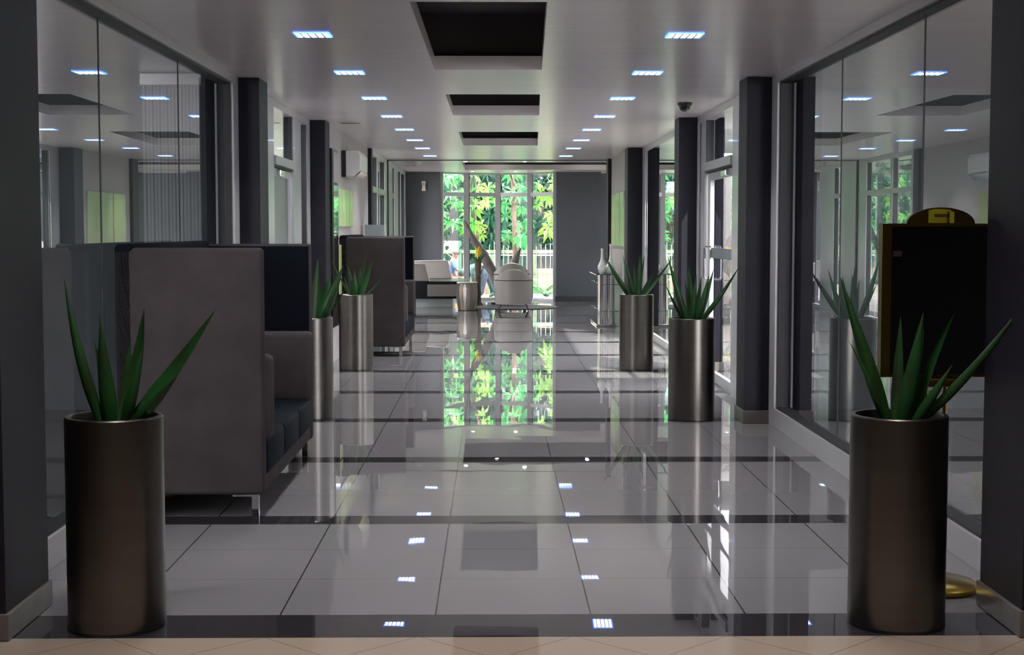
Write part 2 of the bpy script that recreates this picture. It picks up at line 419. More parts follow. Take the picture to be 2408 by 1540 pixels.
def framed(r, X, side, spans, z0=0.06, z1=2.58, transom=2.11, depth=0.08, fw=0.06, matn='glass', ends=None, gd=0.6):
    """posts, head, sill and panes for a run of openings: spans = list of (y0, y1, has_transom)"""
    a, b = sorted((X, X + depth * side)); g = X + depth * gd * side
    m = MB(); k = MB()
    y_start, y_end = ends or (spans[0][0] - fw, spans[-1][1] + fw)
    m.box(a, b, y_start, y_end, z1, CH - 0.001); m.box(a, b, y_start, y_end, 0.001, z0)
    cur = y_start
    for (p, q, t) in spans:
        m.box(a, b, cur, p, z0, z1); cur = q
        a2, b2 = sorted((X + 0.015 * side, X + depth * side))
        k.box(a2, b2, q - 0.012, q, z0, z1)
        if t: m.box(a - 0.012, b + 0.012, p, q, transom - 0.04, transom + 0.04)
    m.box(a, b, cur, y_end, z0, z1)
    m.build('frame', 'frame', r); k.build('gasket', 'frame_in', r)
    for (p, q, t) in spans:
        for (u, v) in (((z0, transom - 0.04), (transom + 0.04, z1)) if t else ((z0, z1),)):
            MB().quad((g, p, u), (g, q - 0.012, u), (g, q - 0.012, v), (g, p, v)).build('glass_pane', matn, r)

# doors beside the planters (left and right), each with a transom light and a slim side light
def door_unit(n, X, side, y0, y1, o0, o1, s0, s1, gm='glass'):
    r = sempty('door_%d' % n)
    a, b = sorted((X, X + 0.09 * side)); g = X + 0.05 * side
    m = MB()
    m.box(a, b, y0, y1, 2.58, CH - 0.001)
    m.box(a, b, y0, o0, 0.001, 2.58); m.box(a, b, o1, s0, 0.001, 2.58); m.box(a, b, s1, y1, 0.001, 2.58)
    m.box(a - 0.02, b + 0.02, o0, o1, 2.07, 2.15)
    m.box(a, b, s0, s1, 0.001, 0.08)
    m.build('door_frame', 'frame', r)
    MB().quad((g, o0, 2.15), (g, o1, 2.15), (g, o1, 2.58), (g, o0, 2.58)).build('transom_pane', 'glass', r)
    MB().quad((g, s0, 0.08), (g, s1, 0.08), (g, s1, 2.58), (g, s0, 2.58)).build('side_pane', 'glass', r)
    k = MB(); a2, b2 = sorted((X + 0.012 * side, X + 0.088 * side))
    k.box(a2, b2, s1 - 0.02, s1 - 0.001, 0.08, 2.58); k.box(a2, b2, o1 - 0.02, o1 - 0.001, 2.15, 2.58); k.box(a2, b2, o0, o1, 2.05, 2.069)
    k.build('gasket', 'frame_in', r)
    lf = MB(); gx0, gx1 = g - 0.02, g + 0.02
    lf.box(gx0, gx1, o0 + 0.012, o0 + 0.07, 0.01, 2.045); lf.box(gx0, gx1, o1 - 0.20, o1 - 0.03, 0.01, 2.045)
    lf.box(gx0, gx1, o0 + 0.07, o1 - 0.20, 0.01, 0.10); lf.box(gx0, gx1, o0 + 0.07, o1 - 0.20, 1.975, 2.045)
    leaf = lf.build('door_leaf', 'frame', r)
    MB().quad((g, o0 + 0.07, 0.1), (g, o1 - 0.2, 0.1), (g, o1 - 0.2, 1.975), (g, o0 + 0.07, 1.975)).build('door_glass', gm, leaf)
    MB().quad((g - 0.003 * side, o0 + 0.07, 1.21), (g - 0.003 * side, o1 - 0.2, 1.21), (g - 0.003 * side, o1 - 0.2, 1.31), (g - 0.003 * side, o0 + 0.07, 1.31)).build('frosted_strip', 'frost', leaf)
    hx = g - 0.085 * side; hy = o1 - 0.28
    MB().tube([(g - 0.02 * side, hy, 1.32), (hx + 0.01 * side, hy, 1.32), (hx, hy, 1.30), (hx, hy, 1.02), (hx + 0.01 * side, hy, 1.00), (g - 0.02 * side, hy, 1.00)], 0.012).build('door_handle', 'chrome', leaf, smooth=50)
    MB().box(min(g, g - 0.06 * side), max(g, g - 0.06 * side), o0 + 0.35, o0 + 0.62, 1.98, 2.035, bev=0.006).build('door_closer', 'chrome', leaf)
door_unit(1, XL, -1, 11.93, 15.955, 13.34, 14.62, 15.21, 15.72, 'satin')
door_unit(2, XR, 1, 11.76, 15.53, 13.24, 14.97, 15.22, 15.42)

r = sempty('window_3'); framed(r, XR + 0.01, 1, [(15.98, 20.9, False)], ends=(15.93, 21.32), z0=0.1, gd=0.2)
r = sempty('window_4'); framed(r, -1.78, -1, [(21.95, 23.0, True), (23.12, 24.6, True)], ends=(21.76, 25.14), fw=0.1, transom=2.08)
r = sempty('window_5'); framed(r, -1.78, -1, [(26.45, 26.95, True), (28.0, 28.75, False), (28.9, 30.1, False)], ends=(25.24, 30.49), transom=2.08)
r = sempty('window_7'); framed(r, 4.22, 1, [(25.3, 27.2, True), (27.3, 29.2, True), (29.3, 31.1, True)], ends=(25.1, 31.3), z0=0.26, fw=0.1)  # added window, lets extra daylight in from the unseen side of the lobby
struct(MB().box(-1.86, -1.765, 25.14, 25.24, 0, CH - 0.013).build('trim_11', 'col'))

# curved window at the end of the lobby
def bay():
    r = sempty('window_6')
    P = [(-1.063, 30.62), (-0.56, 31.15), (0.098, 31.40), (0.76, 31.15), (1.265, 30.62)]
    fr = MB()
    hw = 0.06
    def seg_box(m, a, b, z0, z1, t=0.05, e0=0.0, e1=0.0):
        a = Vector((*a, 0)); b = Vector((*b, 0)); d = (b - a).normalized(); n = Vector((-d.y, d.x, 0)) * t
        a = a + d * e0; b = b - d * e1
        q = [(a - n), (b - n), (b + n), (a + n)]
        m.poly([(v.x, v.y) for v in q], z0, z1, axis='z')
    for i, p in enumerate(P):
        w = 0.055 if 0 < i < 4 else 0.04
        fr.poly([(p[0] - w, p[1] - 0.07), (p[0] + w, p[1] - 0.07), (p[0] + w, p[1] + 0.07), (p[0] - w, p[1] + 0.07)], 0.001, CH - 0.001, axis='z')
    for a, b in zip(P, P[1:]):
        seg_box(fr, a, b, 0.001, 0.05); seg_box(fr, a, b, 2.165, 2.245, t=0.04); seg_box(fr, a, b, CH - 0.03, CH - 0.001)
    fr.build('frame', 'frame', r)
    for a, b in zip(P, P[1:]):
        for z0, z1 in ((0.05, 2.165), (2.245, CH - 0.03)):
            MB().quad((a[0], a[1], z0), (b[0], b[1], z0), (b[0], b[1], z1), (a[0], a[1], z1)).build('glass_pane', 'glass', r)
    for i in (1, 2, 3):
        p = P[i]
        for dx in (-0.13, 0.13):
            q = (p[0] + dx, p[1] + 0.1)
            MB().box(q[0] - 0.045, q[0] + 0.045, q[1], q[1] + 0.02, 0.02, CH - 0.02).build('glass_fin', 'glass_g', r)
    k = MB()
    for i in (1, 2, 3):
        p = P[i]; k.box(p[0] + 0.056, p[0] + 0.07, p[1] - 0.06, p[1] + 0.07, 0.03, CH - 0.02)
    k.build('gasket', 'frame_in', r)
bay()
struct(MB().poly([(-1.15, 30.9), (1.35, 30.9), (1.15, 31.3), (0.65, 31.6), (0.1, 31.72), (-0.45, 31.6), (-0.95, 31.3)], -0.1, -0.001, axis='z').build('floor_bay', 'floor'))

# vertical blinds and piers seen through the long panes
b = empty('vertical_blind', 'grey vertical blind hanging behind the left glass wall', 'blind', (-2.25, 11.15, 0))
m = MB()
for i in range(16):
    x = -0.35 + i * 0.027
    m.box(x, x + 0.019, -0.006 + 0.012 * (i % 2), 0.002 + 0.012 * (i % 2), 0.02, 2.56)
m.build('slats', 'blind', b); MB().box(-0.36, 0.09, -0.03, 0.04, 2.56, 2.64).build('head_rail', 'frame', b)
struct(MB().box(2.28, 2.42, 11.0, 11.35, 0, CH - .001).build('trim_12', 'col'))

# ------------------------------------------------------------------ ceiling lamps
def led_panel():
    r = empty('ceiling_light', '', 'ceiling light', (0, 0, CH), group='square ceiling lights in two rows along the corridor')
    f = MB(); s = 0.105
    f.box(-s, s, -s, -s + 0.012, -0.006, -0.0005); f.box(-s, s, s - 0.012, s, -0.006, -0.0005)
    f.box(-s, -s + 0.012, -s, s, -0.006, -0.0005); f.box(s - 0.012, s, -s, s, -0.006, -0.0005)
    f.build('bezel', 'ledrim', r)
    f = MB()
    for i in range(1, 5): f.box(-s + i * 0.042 - 0.0045, -s + i * 0.042 + 0.0045, -s + 0.013, s - 0.013, -0.0075, -0.003)
    f.build('louvre_bars', 'darkpl', r)
    MB().box(-s + 0.004, s - 0.004, -s + 0.004, s - 0.004, -0.003, -0.001).build('diffuser', 'led', r)
    la = bpy.data.lights.new('led_lamp', 'AREA'); la.shape = 'SQUARE'; la.size = 0.18; la.energy = LAMP_W; la.spread = R(105); la.color = (1.0, 0.96, 0.98)
    lo = bpy.data.objects.new('led_lamp', la); C.objects.link(lo); lo.parent = r; lo.location = (0, 0, -0.008)
    return r
p0 = led_panel()
LYS = [8.96, 11.12, 13.29, 15.42, 17.47, 19.55, 21.52, 23.79]
ordn = ['nearest', 'second', 'third', 'fourth', 'fifth', 'sixth', 'seventh', 'farthest']
for sx, nm in ((-1, 'left'), (1, 'right')):
    for i, y in enumerate(LYS):
        x = (-1.071 + 0.0045 * (y - 9)) if sx < 0 else (1.141 + 0.001 * (y - 9))
        lab = 'lit square louvred ceiling light, %s of the %s row' % (ordn[i], nm)
        if sx < 0 and i == 0: p0.location = (x, y, CH); p0['label'] = lab
        else: copy_tree(p0, (x, y, CH), lab)
for x in (-1.08, 1.14):
    for y, wd in ((6.83, 'over the first floor band'), (4.7, 'over the beige entrance floor'), (2.6, 'over the entrance behind the camera')):
        c = copy_tree(p0, (x, y, CH), 'lit square louvred ceiling light %s, %s' % (wd, 'left side' if x < 0 else 'right side'))
dl = empty('downlight', '', 'downlight', (0, 0, CH), group='small round downlights over the lobby')
MB().lathe([(0.0, -0.004), (0.035, -0.004), (0.035, -0.0005)], seg=24).build('lens', 'spot', dl)
MB().lathe([(0.035, -0.006), (0.05, -0.006), (0.05, -0.0005), (0.035, -0.0005), (0.035, -0.006)], seg=24).build('bezel', 'chrome', dl)
first = True
for nm, x, y, z in (('in front of the lobby tray above the drum table', -0.48, 25.75, CH), ('in front of the lobby tray above the armchairs', 0.54, 25.75, CH),
                    ('between lobby tray and window, above the yellow plant', -0.42, 30.1, CH), ('between lobby tray and window, above the middle mullion', 0.45, 30.1, CH),
                    ('inside the lobby ceiling tray, left of its middle', 0.07, 27.7, CH + 0.419), ('inside the lobby ceiling tray, towards the window', 0.07, 29.2, CH + 0.419),
                    ('inside the lobby ceiling tray, over the glass shelf stand', 1.85, 28.2, CH + 0.419), ('inside the lobby ceiling tray, by the grey end wall', 1.85, 29.1, CH + 0.419)):
    if first: dl.location = (x, y, z); dl['label'] = 'small round downlight ' + nm; first = False
    else: copy_tree(dl, (x, y, z), 'small round downlight ' + nm)
for x in (-1.2, 1.2):
    for y in (-1.5, 2.2):
        o = MB().box(-0.5, 0.5, -0.5, 0.5, -0.012, -0.001).build('hall_fill_panel', 'hall_fill', loc=(x, y, CH))  # fill light added out of view for the faces turned to the camera
        tag(o, 'warm square fill panel added in the unseen entrance hall', 'ceiling light', 'added hall fill panels')

# dome camera, vent, lobby camera, sensor
d = empty('dome_camera', 'black dome security camera on the ceiling by the right pillar', 'camera', (1.755, 13.72, CH))
MB().lathe([(0.0, -0.03), (0.06, -0.03), (0.066, -0.02), (0.066, -0.0005)], seg=32).build('base', 'darkpl', d, smooth=40)
MB().lathe([(0.052, -0.03), (0.05, -0.05), (0.036, -0.072), (0.018, -0.083), (0, -0.086)], seg=32).build('dome', 'black', d, smooth=60)
v = empty('ceiling_vent', 'long thin dark slot vent in the ceiling by the left wall', 'vent', (-1.56, 16.4, CH))
MB().box(-0.11, 0.11, -0.045, 0.045, -0.004, -0.0005).build('frame', 'ceil', v)
m = MB()
for i in range(3): m.box(-0.10, 0.10, -0.032 + i * 0.024, -0.018 + i * 0.024, -0.006, -0.004)
m.build('slots', 'frame_in', v)
d = empty('lobby_camera', 'white half-dome security camera on the lobby ceiling', 'camera', (-1.32, 25.9, CH))
MB().lathe([(0.075, -0.0005), (0.072, -0.03), (0.055, -0.06), (0.025, -0.078), (0, -0.082)], seg=32).build('housing', 'white', d, smooth=60)
d = empty('wall_dispenser', 'white air freshener on the grey wall left of the window', 'dispenser', (-1.415, 30.5, 2.36))
MB().poly([(-0.045, 0.10), (0.045, 0.10), (0.03, 0.0), (0.045, -0.10), (-0.045, -0.10), (-0.03, 0.0)], -0.07, -0.001, axis='y', bev=0.01).build('housing', 'white', d)
MB().box(-0.012, 0.012, -0.075, -0.069, 0.03, 0.055).build('nozzle', 'brass_d', d)

# ------------------------------------------------------------------ planters
def planter(name_label, loc, leaves, tone='steel'):
    """leaves: (dx, dz, dy, width, base_dx) tip offsets from the soil centre, metres"""
    r = empty('potted_agave', name_label, 'potted plant', loc, group='steel planters with spiky plants')
    Rr = 0.181
    p = MB().lathe([(0.0, 0.004), (Rr - 0.004, 0.004), (Rr, 0.01), (Rr, 0.795), (Rr - 0.003, 0.8), (Rr - 0.018, 0.8), (Rr - 0.02, 0.796), (Rr - 0.02, 0.70), (0.0, 0.70)], seg=96)
    p.build('planter', 'steel', r, smooth=30)
    MB().lathe([(Rr - 0.003, 0.0), (Rr + 0.001, 0.0), (Rr + 0.001, 0.012), (Rr - 0.003, 0.012)], seg=96).build('base_ring', 'darkpl', r, smooth=30)
    s = MB().lathe([(Rr - 0.022, 0.758), (0.11, 0.765), (0.05, 0.773), (0, 0.775)], seg=40).build('soil', 'soil', r, smooth=60)
    m = MB()
    for k, (dx, dz, dy, w, bx) in enumerate(leaves):
        base = (bx, dy * 0.12, 0.745); tip = (dx, dy, dz)
        sd = (1, 0.25 * (1 if k % 2 else -1), 0)
        m.leaf(base, tip, w * 0.82, bow=-0.05 * (1 if abs(dx) > 0.1 else 0.4) if True else 0, side=sd, n=14)
    m.build('foliage', 'leafmetal', r, smooth=40)
    return r

def L(cx, Y, rim_y, *tips):
    """tips given as seen offsets (horizontal, vertical in px of the frame) turned to metres at the plant's distance"""
    k = Y / 3500.0
    return [((tx - cx) * k, 0.8 + (rim_y - ty) * k, dy, w, (bx - cx) * k) for tx, ty, dy, w, bx in tips]

planter('steel cylinder planter with dark spiky plant in front of the nearest high-back sofa', (-1.424, 5.57, 0),
        L(268, 5.57, 975, (153, 649, 0.02, 0.060, 240), (222, 740, 0.10, 0.05, 252), (247, 745, -0.05, 0.085, 262), (300, 797, 0.07, 0.055, 283), (339, 722, 0.03, 0.075, 285),
          (345, 808, -0.04, 0.055, 290), (514, 722, -0.02, 0.072, 295), (434, 873, -0.10, 0.065, 300), (205, 805, 0.12, 0.05, 250)))
planter('steel cylinder planter with tall spiky plant before the black sign board', (1.533, 5.57, 0),
        L(2115, 5.57, 970, (1974, 644, 0.03, 0.068, 2092), (1984, 791, -0.05, 0.030, 2090), (2125, 737, 0.06, 0.055, 2108), (2161, 725, -0.04, 0.09, 2120), (2174, 767, 0.02, 0.06, 2128),
          (2254, 730, 0.06, 0.055, 2140), (2228, 848, -0.06, 0.05, 2142), (2406, 702, -0.02, 0.055, 2150)))
planter('steel cylinder planter standing between the first sofa and the left wall, half hidden', (-1.45, 11.76, 0),
        L(728, 11.76, 746, (748, 608, 0.02, 0.12, 738), (809, 623, -0.03, 0.11, 748), (811, 679, 0.05, 0.03, 750), (776, 640, 0.09, 0.07, 745), (690, 630, 0, 0.06, 715), (706, 610, 0.05, 0.06, 722)))
planter('larger looking steel cylinder planter with spiky plant by the right glass door', (1.556, 11.63, 0),
        L(1627, 11.63, 748, (1568, 602, -0.03, 0.065, 1617), (1565, 666, 0.08, 0.03, 1614), (1621, 627, 0.05, 0.085, 1625), (1635, 644, -0.05, 0.055, 1626), (1651, 648, 0.04, 0.055, 1634),
          (1665, 645, -0.04, 0.075, 1637), (1682, 633, 0.09, 0.06, 1640), (1737, 627, -0.02, 0.055, 1642), (1612, 660, 0.03, 0.05, 1622)))
planter('steel cylinder planter with spiky plant against the second high-back sofa', (-1.462, 15.84, 0),
        L(837, 15.84, 693, (819, 625, 0.0, 0.075, 832), (834, 636, -0.04, 0.075, 836), (848, 630, 0.05, 0.085, 840), (864, 600, 0.03, 0.04, 843), (877, 612, -0.03, 0.075, 845), (776, 606, 0.05, 0.03, 828), (898, 653, 0.07, 0.022, 850), (808, 651, 0.06, 0.05, 830)))
planter('steel cylinder planter with spiky plant beside the glass shelf stand', (1.523, 15.8, 0),
        L(1497, 15.8, 693, (1420, 601, -0.02, 0.075, 1486), (1465, 597, 0.07, 0.035, 1490), (1473, 620, 0.0, 0.06, 1491), (1490, 622, -0.03, 0.05, 1493), (1505, 597, 0.0, 0.075, 1499),
          (1517, 597, 0.05, 0.04, 1502), (1585, 604, 0.04, 0.045, 1508), (1540, 640, 0.1, 0.06, 1506)))

# ------------------------------------------------------------------ high-back sofas
def sofa():
    r = empty('high_back_sofa', 'grey high-backed sofa with navy inside, nearest to the camera at left', 'sofa', (-1.95, 7.68, 0), group='high-backed sofas')
    W, D, H = 2.12, 0.76, 1.4      # along y, along x, height
    def wing(y0, y1, nm):
        o = MB().box(0.0, D, y0, y1, 0.115, H, bev=0.022, seg=3).build(nm, 'fab', r, smooth=50); return o
    a = wing(0.0, 0.085, 'side_panel')
    MB().box(0.07, D - 0.012, 0.0855, 0.097, 0.5, H - 0.015, bev=0.004).build('navy_lining', 'navy', a)
    b = wing(W - 0.085, W, 'side_panel')
    MB().box(0.07, D - 0.012, W - 0.097, W - 0.0855, 0.5, H - 0.015, bev=0.004).build('navy_lining', 'navy', b)
    k = MB().box(-0.0, 0.10, 0.0, W, 0.115, H + 0.02, bev=0.022, seg=3).build('back_panel', 'navy', r, smooth=50)
    MB().box(0.10, 0.28, 0.26, W - 0.26, 0.42, 0.86, bev=0.04, seg=3).build('back_cushion', 'fab', r, smooth=50)
    for y0, y1 in ((0.10, 0.27), (W - 0.27, W - 0.10)):
        MB().box(0.11, D + 0.02, y0, y1, 0.385, 0.835, bev=0.035, seg=3).build('arm_cushion', 'fab', r, smooth=50)
    for i in range(3):
        y0 = 0.095 + i * (W - 0.19) / 3
        m = MB().box(0.11, D + 0.005, y0 + 0.002, y0 + (W - 0.19) / 3 - 0.002, 0.20, 0.40, bev=0.03, seg=3)
        m.build('seat_cushion', 'navy_s', r, smooth=50)
    MB().box(0.05, D - 0.01, 0.0855, W - 0.0855, 0.125, 0.205).build('seat_rail', 'fab', r)
    for y in (0.02, W - 0.06):
        for x in (D - 0.07, 0.06):
            m = MB().box(x, x + 0.035, y, y + 0.04, 0.001, 0.112); 
            m.box(x - (0.10 if x > 0.3 else 0), x + 0.035, y, y + 0.04, 0.105, 0.115)
            m.build('leg', 'chrome', r)
    return r
s1 = sofa()
copy_tree(s1, (-1.795, 17.42, 0), 'grey high-backed sofa farther down the corridor, behind a steel planter')
# tall tapered planter behind the second sofa
t = empty('tapered_planter', 'grey square tapered pot showing above the farther high-backed sofa', 'planter', (-1.62, 20.4, 0))
m = MB(); 
def frust(m, w0, w1, z0, z1, inner=None):
    A = [(-w0, -w0, z0), (w0, -w0, z0), (w0, w0, z0), (-w0, w0, z0)]; B = [(-w1, -w1, z1), (w1, -w1, z1), (w1, w1, z1), (-w1, w1, z1)]
    va = [m.b.verts.new(p) for p in A]; vb = [m.b.verts.new(p) for p in B]
    m.b.faces.new(va[::-1])
    for i in range(4): m.b.faces.new((va[i], va[(i + 1) % 4], vb[(i + 1) % 4], vb[i]))
    wi = w1 - 0.012; Cc = [m.b.verts.new((x * wi, y * wi, z1)) for x, y in ((-1, -1), (1, -1), (1, 1), (-1, 1))]
    Dd = [m.b.verts.new((x * wi * 0.96, y * wi * 0.96, z1 - 0.1)) for x, y in ((-1, -1), (1, -1), (1, 1), (-1, 1))]
    for i in range(4):
        m.b.faces.new((vb[i], vb[(i + 1) % 4], Cc[(i + 1) % 4], Cc[i])); m.b.faces.new((Cc[i], Cc[(i + 1) % 4], Dd[(i + 1) % 4], Dd[i]))
    m.b.faces.new(Dd)
frust(m, 0.07, 0.125, 0.0, 1.55); m.build('pot_body', 'frost', t)

# ------------------------------------------------------------------ left wall: mirror, canvases, air conditioner
o = empty('wall_mirror', 'tall narrow mirror in a dark frame on the left wall', 'mirror', (-1.80, 16.45, 0.4))
MB().box(0.001, 0.03, 0, 0.62, 0, 1.98).build('frame', 'darkpl', o)
MB().box(0.0305, 0.034, 0.12, 0.58, 0.03, 1.58).build('mirror_glass', 'mirror', o)
MB().box(0.0305, 0.034, 0.12, 0.58, 1.61, 1.95).build('upper_panel', 'wall', o)
def canvases(label, X, side, ys, z0, z1, grp):
    for i, (a, b) in enumerate(ys):
        o = MB().box(*sorted((X, X + 0.03 * side)), a, b, z0, z1, bev=0.003).build('canvas_panel', 'lime')
        tag(o, label[i], 'wall art', grp)
q = (18.9 - 17.05) / 4
canvases(['narrow lime canvas on the left wall nearest the mirror', 'second lime canvas from the mirror on the left wall', 'third lime canvas from the mirror on the left wall', 'lime canvas on the left wall farthest from the mirror'],
         -1.799, 1, [(17.10 + i * 0.45, 17.10 + i * 0.45 + 0.40) for i in range(4)], 1.52, 1.96, 'lime canvases under the air conditioner')
canvases(['glossy lime canvas on the right wall, nearest to the pillar', 'middle one of the three lime canvases on the right wall', 'lime canvas on the right wall farthest along, by the vases'],
         1.954, -1, [(22.05, 22.75), (22.80, 23.5), (23.55, 24.3)], 1.23, 2.05, 'lime canvases on the right wall')
o = MB().box(-1.798, -1.765, 17.1, 17.36, 0.45, 1.31, bev=0.004).build('canvas_panel', 'lime')
tag(o, 'tall narrow lime panel low on the left wall beside the second sofa', 'wall art')
a = empty('air_conditioner', 'white split air conditioner high on the left wall', 'air conditioner', (-1.80, 17.75, 2.12))
MB().poly([(0.001, 0), (0.15, 0.0), (0.225, 0.07), (0.23, 0.25), (0.20, 0.30), (0.001, 0.30)], 0, 0.95, axis='y', bev=0.008).build('housing', 'white', a)
MB().poly([(0.0008, -0.01), (0.055, -0.01), (0.055, 0.30), (0.0008, 0.30)], -0.012, 0, axis='y').build('shaded_back_strip', 'darkpl', a)  # dark strip, puts the shadow on the unit's mounting side into colour
MB().poly([(0.155, -0.012), (0.225, 0.055), (0.232, 0.05), (0.165, -0.02)], 0.06, 0.9, axis='y').build('louvre_flap', 'chrome', a)
o = MB().tube([(-1.64, 17.95, 2.13), (-1.635, 17.97, 2.08), (-1.61, 18.0, 2.04), (-1.575, 18.05, 2.03), (-1.56, 18.1, 2.06), (-1.57, 18.15, 2.13)], 0.008).build('cable_loop', 'darkpl', a, smooth=60)
o.matrix_parent_inverse = Matrix.Translation(a.location).inverted()
o.parent = a

# ------------------------------------------------------------------ sign board
s = empty('sign_board', 'black notice board in a brass frame with arched top, behind the right planter', 'sign', (1.835, 6.12, 0))
MB().lathe([(0, 0.0), (0.185, 0.0), (0.19, 0.006), (0.19, 0.022), (0.17, 0.034), (0.05, 0.045), (0, 0.045)], seg=64).build('base_disc', 'brass', s, smooth=40)
m = MB()
for x in (-0.04, 0.0, 0.038): m.tube([(x, 0, 0.04), (x, 0, 0.845)], 0.009)
m.build('post', 'brass_d', s, smooth=50)
MB().box(-0.11, 0.11, -0.03, 0.03, 0.845, 0.886, bev=0.012).build('collar', 'brass_d', s)
MB().box(-0.24, 0.225, -0.028, 0.028, 0.888, 1.52).build('frame', 'brass_d', s)
MB().box(-0.24, -0.202, -0.0305, -0.0282, 0.890, 1.518).build('frame_edge', 'brass', s)
MB().box(-0.200, 0.222, -0.031, -0.0285, 0.900, 1.508).build('board_face', 'blackmat', s)
arc = [(0.14 * math.cos(math.pi * k / 24) + 0.005, 1.52 + 0.066 * math.sin(math.pi * k / 24)) for k in range(25)]
MB().poly(arc, -0.012, 0.012, axis='y').build('arched_crest', 'brass_d', s)
M['yel'] = mat('yellow_plaque', (0.45, 0.40, 0.02), 0.35); M['brn'] = mat('brown_lettering', (0.10, 0.055, 0.01), 0.4)
MB().poly([(-0.048, 1.522), (0.058, 1.522), (0.058, 1.566), (0.035, 1.578), (-0.02, 1.580), (-0.048, 1.574)], -0.0145, -0.0122, axis='y').build('yellow_plaque', 'yel', s)
MB().box(-0.024, 0.036, -0.0165, -0.0146, 1.546, 1.559).box(0.030, 0.038, -0.0165, -0.0146, 1.522, 1.570).build('plaque_lettering', 'brn', s)
MB().box(-0.196, -0.160, -0.0335, -0.0312, 1.385, 1.408, bev=0.001).build('small_sticker', 'fab', s)

# ------------------------------------------------------------------ lobby furniture
def tub(label, loc, rz=0, sc_=1.0):
    r = empty('tub_armchair', label, 'armchair', loc, rz, group='cream tub armchairs')
    # shell: horseshoe wall around the seat, open towards +y
    m = MB(); n = 28; inner, outer = [], []
    prof = []
    def ring(zb, zt_fn, ro, ri):
        pass
    ro, t = 0.34, 0.10
    A = []
    for k in range(n + 1):
        a = math.pi * (1 + k / n)                       # back half
        A.append((math.cos(a), math.sin(a)))
    path = [(-1, 1.0), (-1, 0.5)] + A + [(1, 0.5), (1, 1.0)]
    rows = []
    for (cx, cy) in path:
        o_ = (cx * ro, (cy * 0.22 if cy < 0 else cy * 0.32)); i_ = (cx * (ro - t), (cy * 0.13 if cy < 0 else cy * 0.32))
        f = max(0, -cy)
        if cy >= 0: top = 0.60 - 0.04 * cy
        else: top = 0.58 + 0.17 * f ** 1.5
        zb = 0.11
        rows.append([(o_[0] * 0.95, o_[1], zb), (o_[0], o_[1], 0.18), (o_[0], o_[1], top - 0.04), (o_[0] * 0.97, o_[1] * 0.97, top - 0.01), ((o_[0] + i_[0]) / 2, (o_[1] + i_[1]) / 2, top),
                     (i_[0] * 1.03, i_[1] * 1.03, top - 0.02), (i_[0], i_[1], top - 0.06), (i_[0], i_[1], zb)])
    V = [[m.b.verts.new(p) for p in rw] for rw in rows]
    for a, b in zip(V, V[1:]):
        for k in range(8): m.b.faces.new((a[k], a[(k + 1) % 8], b[(k + 1) % 8], b[k]))
    m.b.faces.new(V[0][::-1]); m.b.faces.new(V[-1])
    m.build('shell', 'cream', r, smooth=60)
    st = MB().box(-0.235, 0.235, -0.12, 0.34, 0.12, 0.42, bev=0.04, seg=3).build('seat', 'cream', r, smooth=50)
    pts = []
    for (cx, cy) in A: pts.append((cx * (ro + 0.003), cy * 0.223, 0.545))
    MB().tube([(-ro - 0.003, 0.30, 0.54)] + pts + [(ro + 0.003, 0.30, 0.54)], 0.006, seg=8).build('piping', 'fab', r, smooth=60)
    for x in (-0.25, 0.25):
        for y in (-0.10, 0.24):
            MB().tube([(x * 0.9, y * 0.9, 0.12), (x * 1.12, y * 1.1, 0.003)], [0.018, 0.009], seg=8).build('leg', 'darkpl', r, smooth=60)
    return r
tub('cream leather tub armchair with its back to the corridor', (0.365, 27.1, 0))
tub('cream leather tub armchair farther back, just behind the front one', (0.36, 28.85, 0)).scale = (1.03, 1.03, 1.1)
o = MB().lathe([(0, 0.001), (0.78, 0.001), (0.785, 0.006), (0.78, 0.012), (0, 0.012)], seg=64).build('round_rug', 'rug', loc=(0.44, 28.3, 0))
tag(o, 'round dark rug under the cream armchairs', 'rug')
bpy.data.objects[o.name]
for q in bpy.data.objects:
    if q.name.startswith('tub_armchair'): q.location.z = 0.0145
d = empty('drum_table', 'hammered silver drum side table beside the white lounge seat', 'side table', (-0.483, 27.3, 0))
MB().lathe([(0, 0.002), (0.155, 0.002), (0.165, 0.01), (0.185, 0.12), (0.197, 0.27), (0.195, 0.40), (0.185, 0.50), (0.188, 0.505), (0.188, 0.515), (0.18, 0.518), (0, 0.518)], seg=64).build('drum', 'silver', d, smooth=40)
MB().lathe([(0.188, 0.503), (0.193, 0.508), (0.188, 0.514)], seg=64).build('rim', 'chrome', d, smooth=60)

g = empty('lounge_seat', 'white and black angular lounge seat in the lobby corner', 'sofa', (-1.75, 28.2, 0))
MB().box(0.28, 0.98, 0.06, 1.6, 0.001, 0.19, bev=0.004).build('plinth', 'frame', g)
MB().poly([(0.02, 0.17), (1.05, 0.17), (1.16, 0.30), (1.30, 0.47), (1.30, 0.50), (0.02, 0.50)], 0.0, 1.75, axis='y', bev=0.012).build('seat_body', 'black', g)
MB().poly([(0.50, 0.215), (1.03, 0.215), (1.12, 0.32), (1.17, 0.44), (0.50, 0.44)], -0.012, -0.0005, axis='y', bev=0.004).build('side_inset', 'cream', g)
bk = MB().poly([(0.02, 0.50), (0.54, 0.50), (0.45, 0.82), (0.02, 0.84)], 0.01, 0.28, axis='y', bev=0.01).build('backrest', 'cream', g)
MB().tube([(0.02, 0.005, 0.845), (0.455, 0.005, 0.825), (0.545, 0.005, 0.503)], 0.008, seg=8).build('piping', 'pipe', bk, smooth=60)
bk = MB().poly([(0.02, 0.50), (0.92, 0.50), (0.85, 0.83), (0.80, 0.86), (0.02, 0.84)], 1.55, 1.75, axis='y', bev=0.01).build('backrest', 'cream', g)
